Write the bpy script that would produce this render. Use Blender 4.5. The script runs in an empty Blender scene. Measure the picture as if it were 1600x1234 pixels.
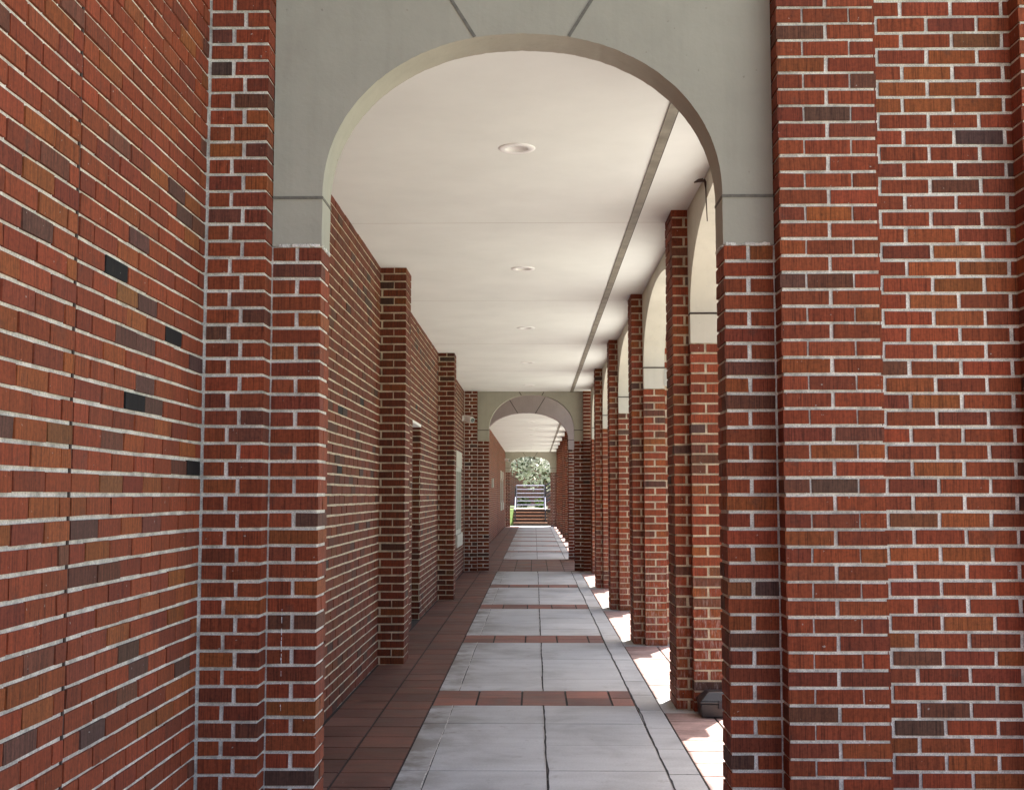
import bpy, bmesh, math, random
from mathutils import Vector, Matrix
rnd = random.Random(11)
scene = bpy.context.scene
COL = scene.collection
R = math.radians

# ------------------------------------------------------------------ materials
def new_mat(name):
    m = bpy.data.materials.new(name); m.use_nodes = True
    nt = m.node_tree; nt.nodes.clear()
    out = nt.nodes.new('ShaderNodeOutputMaterial')
    p = nt.nodes.new('ShaderNodeBsdfPrincipled')
    nt.links.new(p.outputs[0], out.inputs[0])
    return m, nt, p

def N(nt, typ, **kw):
    n = nt.nodes.new(typ)
    for k, v in kw.items(): setattr(n, k, v)
    return n

def noise(nt, scale, detail=4, rough=.55, vec=None, mapscale=None, distortion=0):
    t = N(nt, 'ShaderNodeTexNoise')
    t.inputs['Scale'].default_value = scale; t.inputs['Detail'].default_value = detail
    t.inputs['Roughness'].default_value = rough; t.inputs['Distortion'].default_value = distortion
    tc = N(nt, 'ShaderNodeTexCoord')
    src = tc.outputs['Object']
    if mapscale:
        mp = N(nt, 'ShaderNodeMapping'); mp.inputs['Scale'].default_value = mapscale
        nt.links.new(src, mp.inputs[0]); src = mp.outputs[0]
    nt.links.new(src, t.inputs['Vector'])
    return t.outputs['Fac']

def ramp(nt, fac, stops):
    r = N(nt, 'ShaderNodeValToRGB')
    el = r.color_ramp.elements
    while len(el) < len(stops): el.new(.5)
    for e, (p, c) in zip(el, stops):
        e.position = p; e.color = (c, c, c, 1) if isinstance(c, (int, float)) else (*c, 1)
    nt.links.new(fac, r.inputs[0]); return r.outputs[0]

def mix(nt, fac, a, b, mode='MIX'):
    m = N(nt, 'ShaderNodeMix', data_type='RGBA', blend_type=mode)
    for sock, v in ((m.inputs[0], fac), (m.inputs[6], a), (m.inputs[7], b)):
        if isinstance(v, (int, float)): sock.default_value = v
        elif isinstance(v, tuple): sock.default_value = (*v, 1)
        else: nt.links.new(v, sock)
    return m.outputs[2]

def bump(nt, p, h, strength, dist):
    b = N(nt, 'ShaderNodeBump'); b.inputs['Strength'].default_value = strength
    b.inputs['Distance'].default_value = dist
    nt.links.new(h, b.inputs['Height']); nt.links.new(b.outputs[0], p.inputs['Normal'])

def attr(nt, name):
    a = N(nt, 'ShaderNodeAttribute', attribute_name=name); return a.outputs['Color']

def mat_brick(name, chalk=0.0):
    m, nt, p = new_mat(name)
    base = attr(nt, 'pigment')
    st = noise(nt, 1, 3, .6, mapscale=(230, 230, 7))
    fine = noise(nt, 1, 2, .5, mapscale=(60, 60, 1.5))
    blot = noise(nt, 9, 4, .6)
    grain = noise(nt, 260, 2, .6)
    c = mix(nt, 1.0, base, ramp(nt, st, [(.34, .50), (.48, .96), (.68, 1.22)]), 'MULTIPLY')
    c = mix(nt, 1.0, c, ramp(nt, fine, [(.3, .80), (.55, 1.05)]), 'MULTIPLY')
    c = mix(nt, ramp(nt, blot, [(.60, 0.), (.76, .55)]), c, (.075, .042, .032))
    c = mix(nt, ramp(nt, grain, [(.30, .5), (.38, 0.)]), c, (.03, .015, .012))
    gr = noise(nt, 75, 4, .7)
    c = mix(nt, 1.0, c, ramp(nt, gr, [(.3, .66), (.5, 1.), (.7, 1.2)]), 'MULTIPLY')
    # odd pale lime flecks left by the mortar
    fl = noise(nt, 60, 2, .5)
    c = mix(nt, ramp(nt, fl, [(.735, 0.), (.765, .7)]), c, (.45, .42, .38))
    if chalk:
        ch = noise(nt, 1, 4, .7, mapscale=(70, 70, 14))
        geo = N(nt, 'ShaderNodeNewGeometry'); sx = N(nt, 'ShaderNodeSeparateXYZ')
        nt.links.new(geo.outputs['Position'], sx.inputs[0])
        low = ramp(nt, sx.outputs[2], [(.55, 1.), (.98, 0.)])
        k = mix(nt, 1.0, ramp(nt, ch, [(.5, 0.), (.75, chalk)]), low, 'MULTIPLY')
        c = mix(nt, k, c, (.46, .38, .36))
    nt.links.new(c, p.inputs['Base Color'])
    p.inputs['Roughness'].default_value = .78; p.inputs['Specular IOR Level'].default_value = .3
    bump(nt, p, mix(nt, .5, st, fine), .45, .0025)
    return m

def mat_mortar(name, col):
    m, nt, p = new_mat(name)
    a = noise(nt, 14, 4); b = noise(nt, 180, 3, .7)
    c = mix(nt, 1.0, col, ramp(nt, a, [(.3, .62), (.6, 1.08)]), 'MULTIPLY')
    c = mix(nt, 1.0, c, ramp(nt, b, [(.3, .6), (.6, 1.08)]), 'MULTIPLY')
    g = noise(nt, 2.2, 5, .65)
    c = mix(nt, ramp(nt, g, [(.54, 0.), (.74, .4)]), c, (.24, .22, .19))
    nt.links.new(c, p.inputs['Base Color']); p.inputs['Roughness'].default_value = .95
    bump(nt, p, b, .6, .003)
    return m

def mat_plaster(name, col, blot=.85, bumpy=.25, streak=.94, pits=.45):
    m, nt, p = new_mat(name)
    a = noise(nt, 1.6, 5, .6); b = noise(nt, 45, 4, .6); d = noise(nt, 9, 3, .6)
    s = noise(nt, 1, 4, .6, mapscale=(14, 14, .9))
    c = mix(nt, 1.0, col, ramp(nt, a, [(.3, blot), (.65, 1.05)]), 'MULTIPLY')
    c = mix(nt, 1.0, c, ramp(nt, s, [(.28, streak), (.5, 1.0)]), 'MULTIPLY')
    pit = noise(nt, 38, 2, .5)
    c = mix(nt, ramp(nt, pit, [(.235, pits), (.27, 0.)]), c, tuple(.45 * x for x in col))
    nt.links.new(c, p.inputs['Base Color']); p.inputs['Roughness'].default_value = .8
    p.inputs['Specular IOR Level'].default_value = .25
    big = noise(nt, 2.6, 2, .4)
    bump(nt, p, mix(nt, .25, mix(nt, .55, d, big), b), bumpy, .02)
    return m

def mat_simple(name, col, rough=.6, metal=0., var=.15, scale=12, bmp=0., spec=.5):
    m, nt, p = new_mat(name)
    a = noise(nt, scale, 5, .6)
    c = mix(nt, 1.0, col, ramp(nt, a, [(.3, 1 - var), (.7, 1 + var)]), 'MULTIPLY')
    nt.links.new(c, p.inputs['Base Color'])
    p.inputs['Roughness'].default_value = rough; p.inputs['Metallic'].default_value = metal
    p.inputs['Specular IOR Level'].default_value = spec
    if bmp: bump(nt, p, noise(nt, scale * 8, 3, .6), bmp, .004)
    return m

def mat_tile(name):
    m, nt, p = new_mat(name)
    base = attr(nt, 'pigment')
    a = noise(nt, 3.2, 5, .65, distortion=.6); b = noise(nt, 60, 3, .6); g = noise(nt, 1, 3, .6, mapscale=(5, 26, 5))
    c = mix(nt, 1.0, base, ramp(nt, a, [(.3, .55), (.65, 1.15)]), 'MULTIPLY')
    c = mix(nt, 1.0, c, ramp(nt, g, [(.3, .78), (.6, 1.06)]), 'MULTIPLY')
    c = mix(nt, 1.0, c, ramp(nt, b, [(.3, .85), (.6, 1.04)]), 'MULTIPLY')
    fl = noise(nt, 22, 3, .6)
    c = mix(nt, ramp(nt, fl, [(.70, 0.), (.76, .4)]), c, (.30, .26, .23))
    nt.links.new(c, p.inputs['Base Color'])
    nt.links.new(ramp(nt, a, [(.3, .48), (.7, .72)]), p.inputs['Roughness'])
    bump(nt, p, b, .2, .002)
    return m

def mat_concrete(name):
    m, nt, p = new_mat(name)
    base = attr(nt, 'pigment')
    a = noise(nt, 1.5, 6, .62, distortion=.4); b = noise(nt, 90, 3, .6); w = noise(nt, 1, 5, .65, mapscale=(1.2, 7, 1))
    sp = noise(nt, 7, 5, .7)
    c = mix(nt, 1.0, base, ramp(nt, a, [(.28, .62), (.5, .97), (.7, 1.08)]), 'MULTIPLY')
    c = mix(nt, 1.0, c, ramp(nt, w, [(.3, .88), (.6, 1.03)]), 'MULTIPLY')
    c = mix(nt, 1.0, c, ramp(nt, b, [(.3, .88), (.6, 1.03)]), 'MULTIPLY')
    c = mix(nt, ramp(nt, sp, [(.60, 0.), (.74, .5)]), c, (.19, .175, .15))
    # brown wash along the tiled edge of the slab
    geo = N(nt, 'ShaderNodeNewGeometry'); sx = N(nt, 'ShaderNodeSeparateXYZ')
    nt.links.new(geo.outputs['Position'], sx.inputs[0])
    mr = N(nt, 'ShaderNodeMapRange'); nt.links.new(sx.outputs[0], mr.inputs[0])
    mr.inputs[1].default_value = -.70; mr.inputs[2].default_value = -.36
    mr.inputs[3].default_value = 1.; mr.inputs[4].default_value = 0.
    st = noise(nt, 3.5, 5, .65)
    k = mix(nt, 1.0, mr.outputs[0], ramp(nt, st, [(.40, 0.), (.58, .85)]), 'MULTIPLY')
    c = mix(nt, k, c, (.15, .13, .10))
    nt.links.new(c, p.inputs['Base Color'])
    nt.links.new(ramp(nt, a, [(.3, .5), (.7, .7)]), p.inputs['Roughness'])
    bump(nt, p, b, .15, .002)
    return m

def mat_leaf(name, col, col2, gloss=.35, dark=None):
    m, nt, p = new_mat(name)
    geo = N(nt, 'ShaderNodeNewGeometry')
    c = ramp(nt, geo.outputs['Random Per Island'], [(0., dark), (.22, dark), (.3, col), (1., col2)] if dark else [(0., col), (1., col2)])
    nt.links.new(c, p.inputs['Base Color']); p.inputs['Roughness'].default_value = gloss
    tr = N(nt, 'ShaderNodeBsdfTranslucent'); nt.links.new(c, tr.inputs[0])
    mx = N(nt, 'ShaderNodeMixShader'); mx.inputs[0].default_value = .5
    nt.links.new(p.outputs[0], mx.inputs[1]); nt.links.new(tr.outputs[0], mx.inputs[2])
    out = [n for n in nt.nodes if n.type == 'OUTPUT_MATERIAL'][0]
    nt.links.new(mx.outputs[0], out.inputs[0])
    return m

def mat_far_brick(name):
    m, nt, p = new_mat(name)
    tc = N(nt, 'ShaderNodeTexCoord'); sx = N(nt, 'ShaderNodeSeparateXYZ'); nt.links.new(tc.outputs['Object'], sx.inputs[0])
    ad = N(nt, 'ShaderNodeMath', operation='ADD'); nt.links.new(sx.outputs[0], ad.inputs[0]); nt.links.new(sx.outputs[1], ad.inputs[1])
    cb = N(nt, 'ShaderNodeCombineXYZ'); nt.links.new(ad.outputs[0], cb.inputs[0]); nt.links.new(sx.outputs[2], cb.inputs[1])
    b = N(nt, 'ShaderNodeTexBrick'); nt.links.new(cb.outputs[0], b.inputs['Vector'])
    b.inputs['Scale'].default_value = 1; b.inputs['Brick Width'].default_value = .203; b.inputs['Row Height'].default_value = .0677
    b.inputs['Mortar Size'].default_value = .006
    b.inputs['Color1'].default_value = (.27, .06, .034, 1); b.inputs['Color2'].default_value = (.16, .05, .035, 1)
    b.inputs['Mortar'].default_value = (.4, .38, .34, 1)
    nt.links.new(b.outputs[0], p.inputs['Base Color']); p.inputs['Roughness'].default_value = .85
    return m

M = dict(
    brick=mat_brick('red_combed_brick'), brick_chalk=mat_brick('weathered_red_brick', .65),
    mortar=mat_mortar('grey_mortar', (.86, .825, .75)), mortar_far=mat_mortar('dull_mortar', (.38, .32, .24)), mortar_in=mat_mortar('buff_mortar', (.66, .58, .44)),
    plaster=mat_plaster('grey_plaster', (.41, .393, .325)), plaster_side=mat_plaster('cream_plaster', (.62, .585, .50)),
    plaster_skylit=mat_plaster('skylight_tinted_plaster', (.37, .315, .32)),  # mauve cast of the skylight put into the plaster colour
    ceiling=mat_plaster('cream_ceiling', (.805, .83, .795), .97, .04, 1.0, .0),
    caulk=mat_simple('joint_caulk', (.16, .15, .125), .8, var=.3, scale=40),
    caulk_dark=mat_simple('dark_caulk', (.05, .035, .03), .8, var=.3, scale=40),
    tar=mat_simple('black_crack', (.012, .012, .013), .8, var=.5, scale=60),
    lime=mat_simple('pale_joint_filler', (.55, .54, .51), .9, var=.5, scale=50),
    grout=mat_simple('dark_grout', (.032, .029, .027), .9, var=.4, scale=20),
    tile=mat_tile('terracotta_tile'), concrete=mat_concrete('worn_concrete'),
    strip=mat_simple('dull_metal_strip', (.235, .215, .17), .55, .0, var=.3, scale=6),
    white=mat_simple('white_paint', (.92, .92, .91), .4, var=.05),
    lens=mat_simple('lamp_lens', (.78, .75, .71), .3, var=.04),
    metal=mat_simple('galvanised_rail', (.20, .21, .29), .4, .6, var=.1),
    dark_metal=mat_simple('dark_metal', (.03, .03, .04), .45, .4, var=.2),
    black_plastic=mat_simple('black_plastic', (.018, .019, .024), .32, var=.35, scale=9, bmp=.08),
    rust=mat_simple('rusty_wire', (.05, .025, .018), .7, .3, var=.4, scale=80),
    frame=mat_simple('grey_green_frame', (.42, .43, .38), .5, var=.08),
    glass=mat_simple('blind_behind_glass', (.50, .51, .47), .12, var=.04),
    stone=mat_plaster('cast_stone', (.50, .48, .42)),
    door=mat_simple('dark_door_paint', (.06, .05, .045), .4, var=.15),
    black=mat_simple('camera_lens', (.01, .01, .012), .12, var=.1),
    grass=mat_simple('lawn', (.10, .17, .035), .9, var=.35, scale=6, bmp=.5),
    soil=mat_simple('planting_bed', (.10, .065, .045), .95, var=.4, scale=8, bmp=.5),
    bark=mat_simple('bark', (.14, .10, .07), .9, var=.4, scale=14, bmp=.5),
    tread=mat_simple('tan_step_tile', (.25, .14, .09), .7, var=.2),
    landing=mat_simple('pale_landing', (.55, .52, .50), .8, var=.15),
    riser=mat_simple('dark_riser', (.045, .035, .032), .8, var=.2),
    far_brick=mat_far_brick('plain_brick_face'),
    leaf=mat_leaf('sun_glare_leaf', (.58, .60, .53), (.95, .95, .92), .25, (.07, .09, .045)),  # sun glare and shaded gaps of the crown put into leaf colours
    leaf_green=mat_leaf('green_leaf', (.05, .10, .02), (.16, .25, .05), .5),
    leaf_dark=mat_leaf('dark_leaf', (.03, .05, .02), (.07, .10, .035), .5),
    roof=mat_simple('grey_roof', (.22, .21, .20), .85, var=.15),
)

# ------------------------------------------------------------------ mesh helpers
class MB:
    def __init__(s): s.v = []; s.f = []; s.m = []; s.c = []
    def quad(s, pts, mi=0, col=(.5, .5, .5)):
        b = len(s.v); s.v += pts; s.f.append(tuple(range(b, b + len(pts)))); s.m.append(mi); s.c.append(col)
    def box(s, x0, x1, y0, y1, z0, z1, mi=0, col=(.5, .5, .5), j=0.):
        if x1 < x0: x0, x1 = x1, x0
        if y1 < y0: y0, y1 = y1, y0
        b = len(s.v)
        for x, y, z in ((x0, y0, z0), (x1, y0, z0), (x1, y1, z0), (x0, y1, z0), (x0, y0, z1), (x1, y0, z1), (x1, y1, z1), (x0, y1, z1)):
            if j: x += rnd.uniform(-j, j); y += rnd.uniform(-j, j); z += rnd.uniform(-j, j)
            s.v.append((x, y, z))
        for q in ((0, 3, 2, 1), (4, 5, 6, 7), (0, 1, 5, 4), (1, 2, 6, 5), (2, 3, 7, 6), (3, 0, 4, 7)):
            s.f.append(tuple(b + i for i in q)); s.m.append(mi); s.c.append(col)
    def hexa(s, p, mi=0):
        b = len(s.v); s.v += p
        for q in ((0, 3, 2, 1), (4, 5, 6, 7), (0, 1, 5, 4), (1, 2, 6, 5), (2, 3, 7, 6), (3, 0, 4, 7)):
            s.f.append(tuple(b + i for i in q)); s.m.append(mi); s.c.append((.5, .5, .5))
    def tube(s, a, b, r, n=8, mi=0, r2=None):
        a = Vector(a); b = Vector(b); d = (b - a).normalized(); r2 = r if r2 is None else r2
        t = d.orthogonal().normalized(); w = d.cross(t); base = len(s.v)
        for c, rr in ((a, r), (b, r2)):
            for i in range(n):
                q = c + rr * (math.cos(i * 2 * math.pi / n) * t + math.sin(i * 2 * math.pi / n) * w); s.v.append(tuple(q))
        for i in range(n):
            k = (i + 1) % n
            s.f.append((base + i, base + k, base + n + k, base + n + i)); s.m.append(mi); s.c.append((.5,) * 3)
        s.f.append(tuple(base + i for i in reversed(range(n)))); s.m.append(mi); s.c.append((.5,) * 3)
        s.f.append(tuple(base + n + i for i in range(n))); s.m.append(mi); s.c.append((.5,) * 3)
    def lathe(s, prof, cx, cy, n=28, mi=0):
        base = len(s.v)
        for r, z in prof:
            for i in range(n):
                s.v.append((cx + r * math.cos(i * 2 * math.pi / n), cy + r * math.sin(i * 2 * math.pi / n), z))
        for p in range(len(prof) - 1):
            for i in range(n):
                k = (i + 1) % n
                s.f.append((base + p * n + i, base + p * n + k, base + (p + 1) * n + k, base + (p + 1) * n + i)); s.m.append(mi); s.c.append((.5,) * 3)
    def build(s, name, mats, parent=None, smooth=False, pigment=False, loc=None):
        me = bpy.data.meshes.new(name)
        me.from_pydata(s.v, [], s.f); 
        if not isinstance(mats, (list, tuple)): mats = [mats]
        for m in mats: me.materials.append(m)
        me.polygons.foreach_set('material_index', s.m)
        if smooth: me.polygons.foreach_set('use_smooth', [True] * len(s.f))
        if pigment:
            a = me.attributes.new('pigment', 'FLOAT_COLOR', 'FACE')
            flat = []
            for c in s.c: flat += (c[0], c[1], c[2], 1.)
            a.data.foreach_set('color', flat)
        me.update()
        if getattr(s, 'fix', False):
            bm = bmesh.new(); bm.from_mesh(me); bmesh.ops.remove_doubles(bm, verts=bm.verts, dist=1e-4)
            bmesh.ops.recalc_face_normals(bm, faces=bm.faces); bm.to_mesh(me); bm.free()
            me.polygons.foreach_set('use_smooth', [True] * len(me.polygons)); me.set_sharp_from_angle(angle=R(28)); me.update()
        o = bpy.data.objects.new(name, me); COL.objects.link(o)
        if parent: o.parent = parent
        if loc is not None:                       # move the origin, keep the shape in place
            me.transform(Matrix.Translation(-Vector(loc))); o.location = loc
        return o

def tag(o, label=None, cat=None, group=None, kind=None):
    for k, v in (('label', label), ('category', cat), ('group', group), ('kind', kind)):
        if v: o[k] = v
    return o
def thing(name, label, cat, loc=(0, 0, 0), group=None):
    o = bpy.data.objects.new(name, None); COL.objects.link(o); o.location = loc
    o.empty_display_size = .2
    bpy.context.view_layer.update()
    return tag(o, label, cat, group)
def part(mb, name, mats, parent, **kw):
    """build a part whose vertices are in world coordinates under a (possibly moved) parent"""
    o = mb.build(name, mats, None, **kw); o.parent = parent
    w = Vector((0, 0, 0)); q = parent
    while q: w += q.location; q = q.parent
    o.location = o.location - w if False else o.location
    o.data.transform(Matrix.Translation(-w))
    return o
def copy_tree(o, parent=None):
    c = o.copy(); COL.objects.link(c); c.parent = parent
    for ch in o.children: copy_tree(ch, c)
    return c

# ------------------------------------------------------------------ brickwork
CH = .0667; J = .0066; JH = .0082; BL = .203; SHADE = [1.0]  # last value paints the shade of each wall into its bricks
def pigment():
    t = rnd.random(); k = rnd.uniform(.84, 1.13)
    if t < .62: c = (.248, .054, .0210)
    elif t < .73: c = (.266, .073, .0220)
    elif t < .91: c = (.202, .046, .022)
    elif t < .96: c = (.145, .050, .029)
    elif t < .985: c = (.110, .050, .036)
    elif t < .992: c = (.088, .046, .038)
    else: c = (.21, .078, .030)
    return tuple(x * k * SHADE[0] * rnd.uniform(.93, 1.07) for x in c)
BLACK = (.010, .009, .010)
REC = .0065
def runs(a, b, k, pitch=BL, phase=0.):
    """brick boundaries of course k between a and b on a running-bond grid"""
    off = (k % 2) * pitch / 2 + phase
    i = math.floor((a - off) / pitch) + 1; out = [a]
    while off + i * pitch < b - 1e-6:
        x = off + i * pitch
        if x - out[-1] > .035 and b - x > .035: out.append(x)
        i += 1
    out.append(b)
    return list(zip(out[:-1], out[1:]))

def face_wall(mb, axis, F, s, u0, u1, k0, k1, holes=(), depth=.10, core=.30, phase=0., blacks=(), breaks=(), JH=JH, REC=REC):
    """running-bond brick face. axis 'x': plane x=F, runs along y; axis 'y': plane y=F, runs along x. s = outward sign"""
    def bx(ua, ub, wa, wb, za, zb, mi, col, j=0.):
        if axis == 'x': mb.box(wa, wb, ua, ub, za, zb, mi, col, j)
        else: mb.box(ua, ub, wa, wb, za, zb, mi, col, j)
    for k in range(k0, k1):
        z0 = k * CH; zc = z0 + CH / 2
        segs = [(u0, u1)]
        cuts = [h[:2] for h in holes if h[2] < zc < h[3]] + [(b - .006, b + .006) for b in breaks]
        for (h0, h1) in cuts:
            ns = []
            for a, b in segs:
                if h1 <= a or h0 >= b: ns.append((a, b)); continue
                if h0 > a: ns.append((a, h0))
                if h1 < b: ns.append((h1, b))
            segs = ns
        for a, b in segs:
            rr = runs(a, b, k, phase=phase)
            for n, (p, q) in enumerate(rr):
                pa = p + (JH if n else 0); qa = q - (JH if n < len(rr) - 1 else 0)
                col = pigment()
                for (bu, bz) in blacks:
                    if p < bu < q and z0 < bz < z0 + CH: col = BLACK
                d = rnd.uniform(-.0016, .0016)
                bx(pa + rnd.uniform(-.001, .001), qa + rnd.uniform(-.001, .001), F + s * d, F - s * depth,
                   z0 + J + rnd.uniform(-.0012, .0012), z0 + CH - J + rnd.uniform(-.0012, .0012), 0, col, .0011)
    # mortar body behind, split round the holes
    us = sorted({u0, u1} | {h[0] for h in holes} | {h[1] for h in holes}); zt = k1 * CH; zb = k0 * CH
    for a, b in zip(us[:-1], us[1:]):
        hh = [h for h in holes if h[0] <= a + 1e-6 and h[1] >= b - 1e-6]
        if not hh: bx(a, b, F - s * REC, F - s * core, zb, zt, 1, (.5,) * 3)
        for h in hh:
            if h[2] > zb + .01: bx(a, b, F - s * REC, F - s * core, zb, h[2] - .002, 1, (.5,) * 3)
            if h[3] < zt - .01: bx(a, b, F - s * REC, F - s * core, h[3] + .002, zt, 1, (.5,) * 3)

def pier(mb, x0, x1, y0, y1, k0, k1, flip=0, col_fn=pigment):
    """bonded brick pier: stretcher and header courses alternate on every face"""
    dx, dy = x1 - x0, y1 - y0; T = .0985
    def row(along, a, b, c0, c1, z0, start_inner):
        L = b - a; n = max(1, round(L / BL)) if L > .15 else 1
        for i in range(n):
            p = a + L * i / n; q = a + L * (i + 1) / n
            p += JH if (i or start_inner) else 0; q -= JH if (i < n - 1 or start_inner) else 0
            d = rnd.uniform(-.0012, .0012); e = rnd.uniform(-.001, .001)
            za = z0 + J + rnd.uniform(-.0008, .0008); zb = z0 + CH - J + rnd.uniform(-.0008, .0008)
            if along == 'x': mb.box(p + e, q + e, c0 + d, c1 + d, za, zb, 0, col_fn(), .0011)
            else: mb.box(c0 + d, c1 + d, p + e, q + e, za, zb, 0, col_fn(), .0011)
    for k in range(k0, k1):
        z0 = k * CH
        if (k + flip) % 2 == 0:
            if dy <= .25:
                row('x', x0, x1, y0, y0 + dy / 2 - .004, z0, False); row('x', x0, x1, y0 + dy / 2 + .004, y1, z0, False)
            else:
                row('x', x0, x1, y0, y0 + T, z0, False); row('x', x0, x1, y1 - T, y1, z0, False)
                row('y', y0 + T, y1 - T, x0, x0 + T, z0, True)
                if dx > .15: row('y', y0 + T, y1 - T, x1 - T, x1, z0, True)
        else:
            if dx <= .15: row('y', y0, y1, x0, x1, z0, False)
            elif dx <= .25:
                row('y', y0, y1, x0, x0 + dx / 2 - JH, z0, False); row('y', y0, y1, x0 + dx / 2 + JH, x1, z0, False)
            else:
                row('y', y0, y1, x0, x0 + T, z0, False); row('y', y0, y1, x1 - T, x1, z0, False)
                row('x', x0 + T, x1 - T, y0, y0 + T, z0, True)
                if dy > .15: row('x', x0 + T, x1 - T, y1 - T, y1, z0, True)
    mb.box(x0 + REC, x1 - REC, y0 + REC, y1 - REC, k0 * CH, k1 * CH - .001, 1)

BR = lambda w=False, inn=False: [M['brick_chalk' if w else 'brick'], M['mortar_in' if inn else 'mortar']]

# ------------------------------------------------------------------ plaster arches
def arch_points(a, b, n=110, e=2.12):
    pts = []
    for i in range(n + 1):
        t = math.pi * i / n; c, s = math.cos(t), math.sin(t)
        pts.append((-math.copysign(abs(c) ** (2 / e), c) * a, abs(s) ** (2 / e) * b))
    return pts
def arch_panel(mb, axis, u0, u1, w0, w1, zb, zs, ztop, uc, a, b, wob=.0016, e=2.12):
    """wall panel w0..w1 thick with an elliptical opening; axis = running axis"""
    P = (lambda u, w, z: (u, w, z)) if axis == 'x' else (lambda u, w, z: (w, u, z))
    arc = [(uc + p, zs + q + rnd.uniform(-wob, wob)) for p, q in arch_points(a, b, e=e)]
    edge = [(uc - a, zb)] + [(uc - a, zb + (zs - zb) * i / 4) for i in (1, 2, 3)] + arc + [(uc + a, zb + (zs - zb) * i / 4) for i in (3, 2, 1)] + [(uc + a, zb)]
    edge = [(x + (rnd.uniform(-wob, wob) if i in (1, 2, 3, len(edge) - 2, len(edge) - 3, len(edge) - 4) else 0), z) for i, (x, z) in enumerate(edge)]
    for w in (w0, w1):
        mb.quad([P(u0, w, zb), P(edge[0][0], w, zb)] + [P(x, w, z) for x, z in edge[1:5]] + [P(edge[4][0], w, ztop), P(u0, w, ztop)])
        mb.quad([P(u1, w, zb), P(edge[-1][0], w, zb)] + [P(x, w, z) for x, z in reversed(edge[-5:-1])] + [P(edge[-5][0], w, ztop), P(u1, w, ztop)])
        for (xa, za), (xb, zc) in zip(edge[4:-5], edge[5:-4]):
            mb.quad([P(xa, w, za), P(xb, w, zc), P(xb, w, ztop), P(xa, w, ztop)])
    for (xa, za), (xb, zc) in zip(edge[:-1], edge[1:]):
        mb.quad([P(xa, w0, za), P(xb, w0, zc), P(xb, w1, zc), P(xa, w1, za)])
    mb.fix = True
    for u in (u0, u1): mb.quad([P(u, w0, zb), P(u, w1, zb), P(u, w1, ztop), P(u, w0, ztop)])
    mb.quad([P(u0, w0, zb), P(uc - a, w0, zb), P(uc - a, w1, zb), P(u0, w1, zb)])
    mb.quad([P(uc + a, w0, zb), P(u1, w0, zb), P(u1, w1, zb), P(uc + a, w1, zb)])
    mb.quad([P(u0, w0, ztop), P(u1, w0, ztop), P(u1, w1, ztop), P(u0, w1, ztop)])

XI, XO = 1.032, 1.235
XW = -1.30            # face of the left walls
ZC = 3.32             # corridor ceiling
ZT = 61 * CH          # top of the modelled brickwork outside
K_IMP, K_CEIL, K_TOP = 36, 50, 61
ZI = K_IMP * CH       # plaster starts here
ZS = 2.60             # spring line and its joint
AX0, AX1 = -.845, .745
AC, AA, AB = (AX0 + AX1) / 2, (AX1 - AX0) / 2, .665
SPAN = 3.46
Y1, Y2, Y3, Y4 = 4.83, 22.62, 26.70, 54.40     # front faces of the four arch walls

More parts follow.
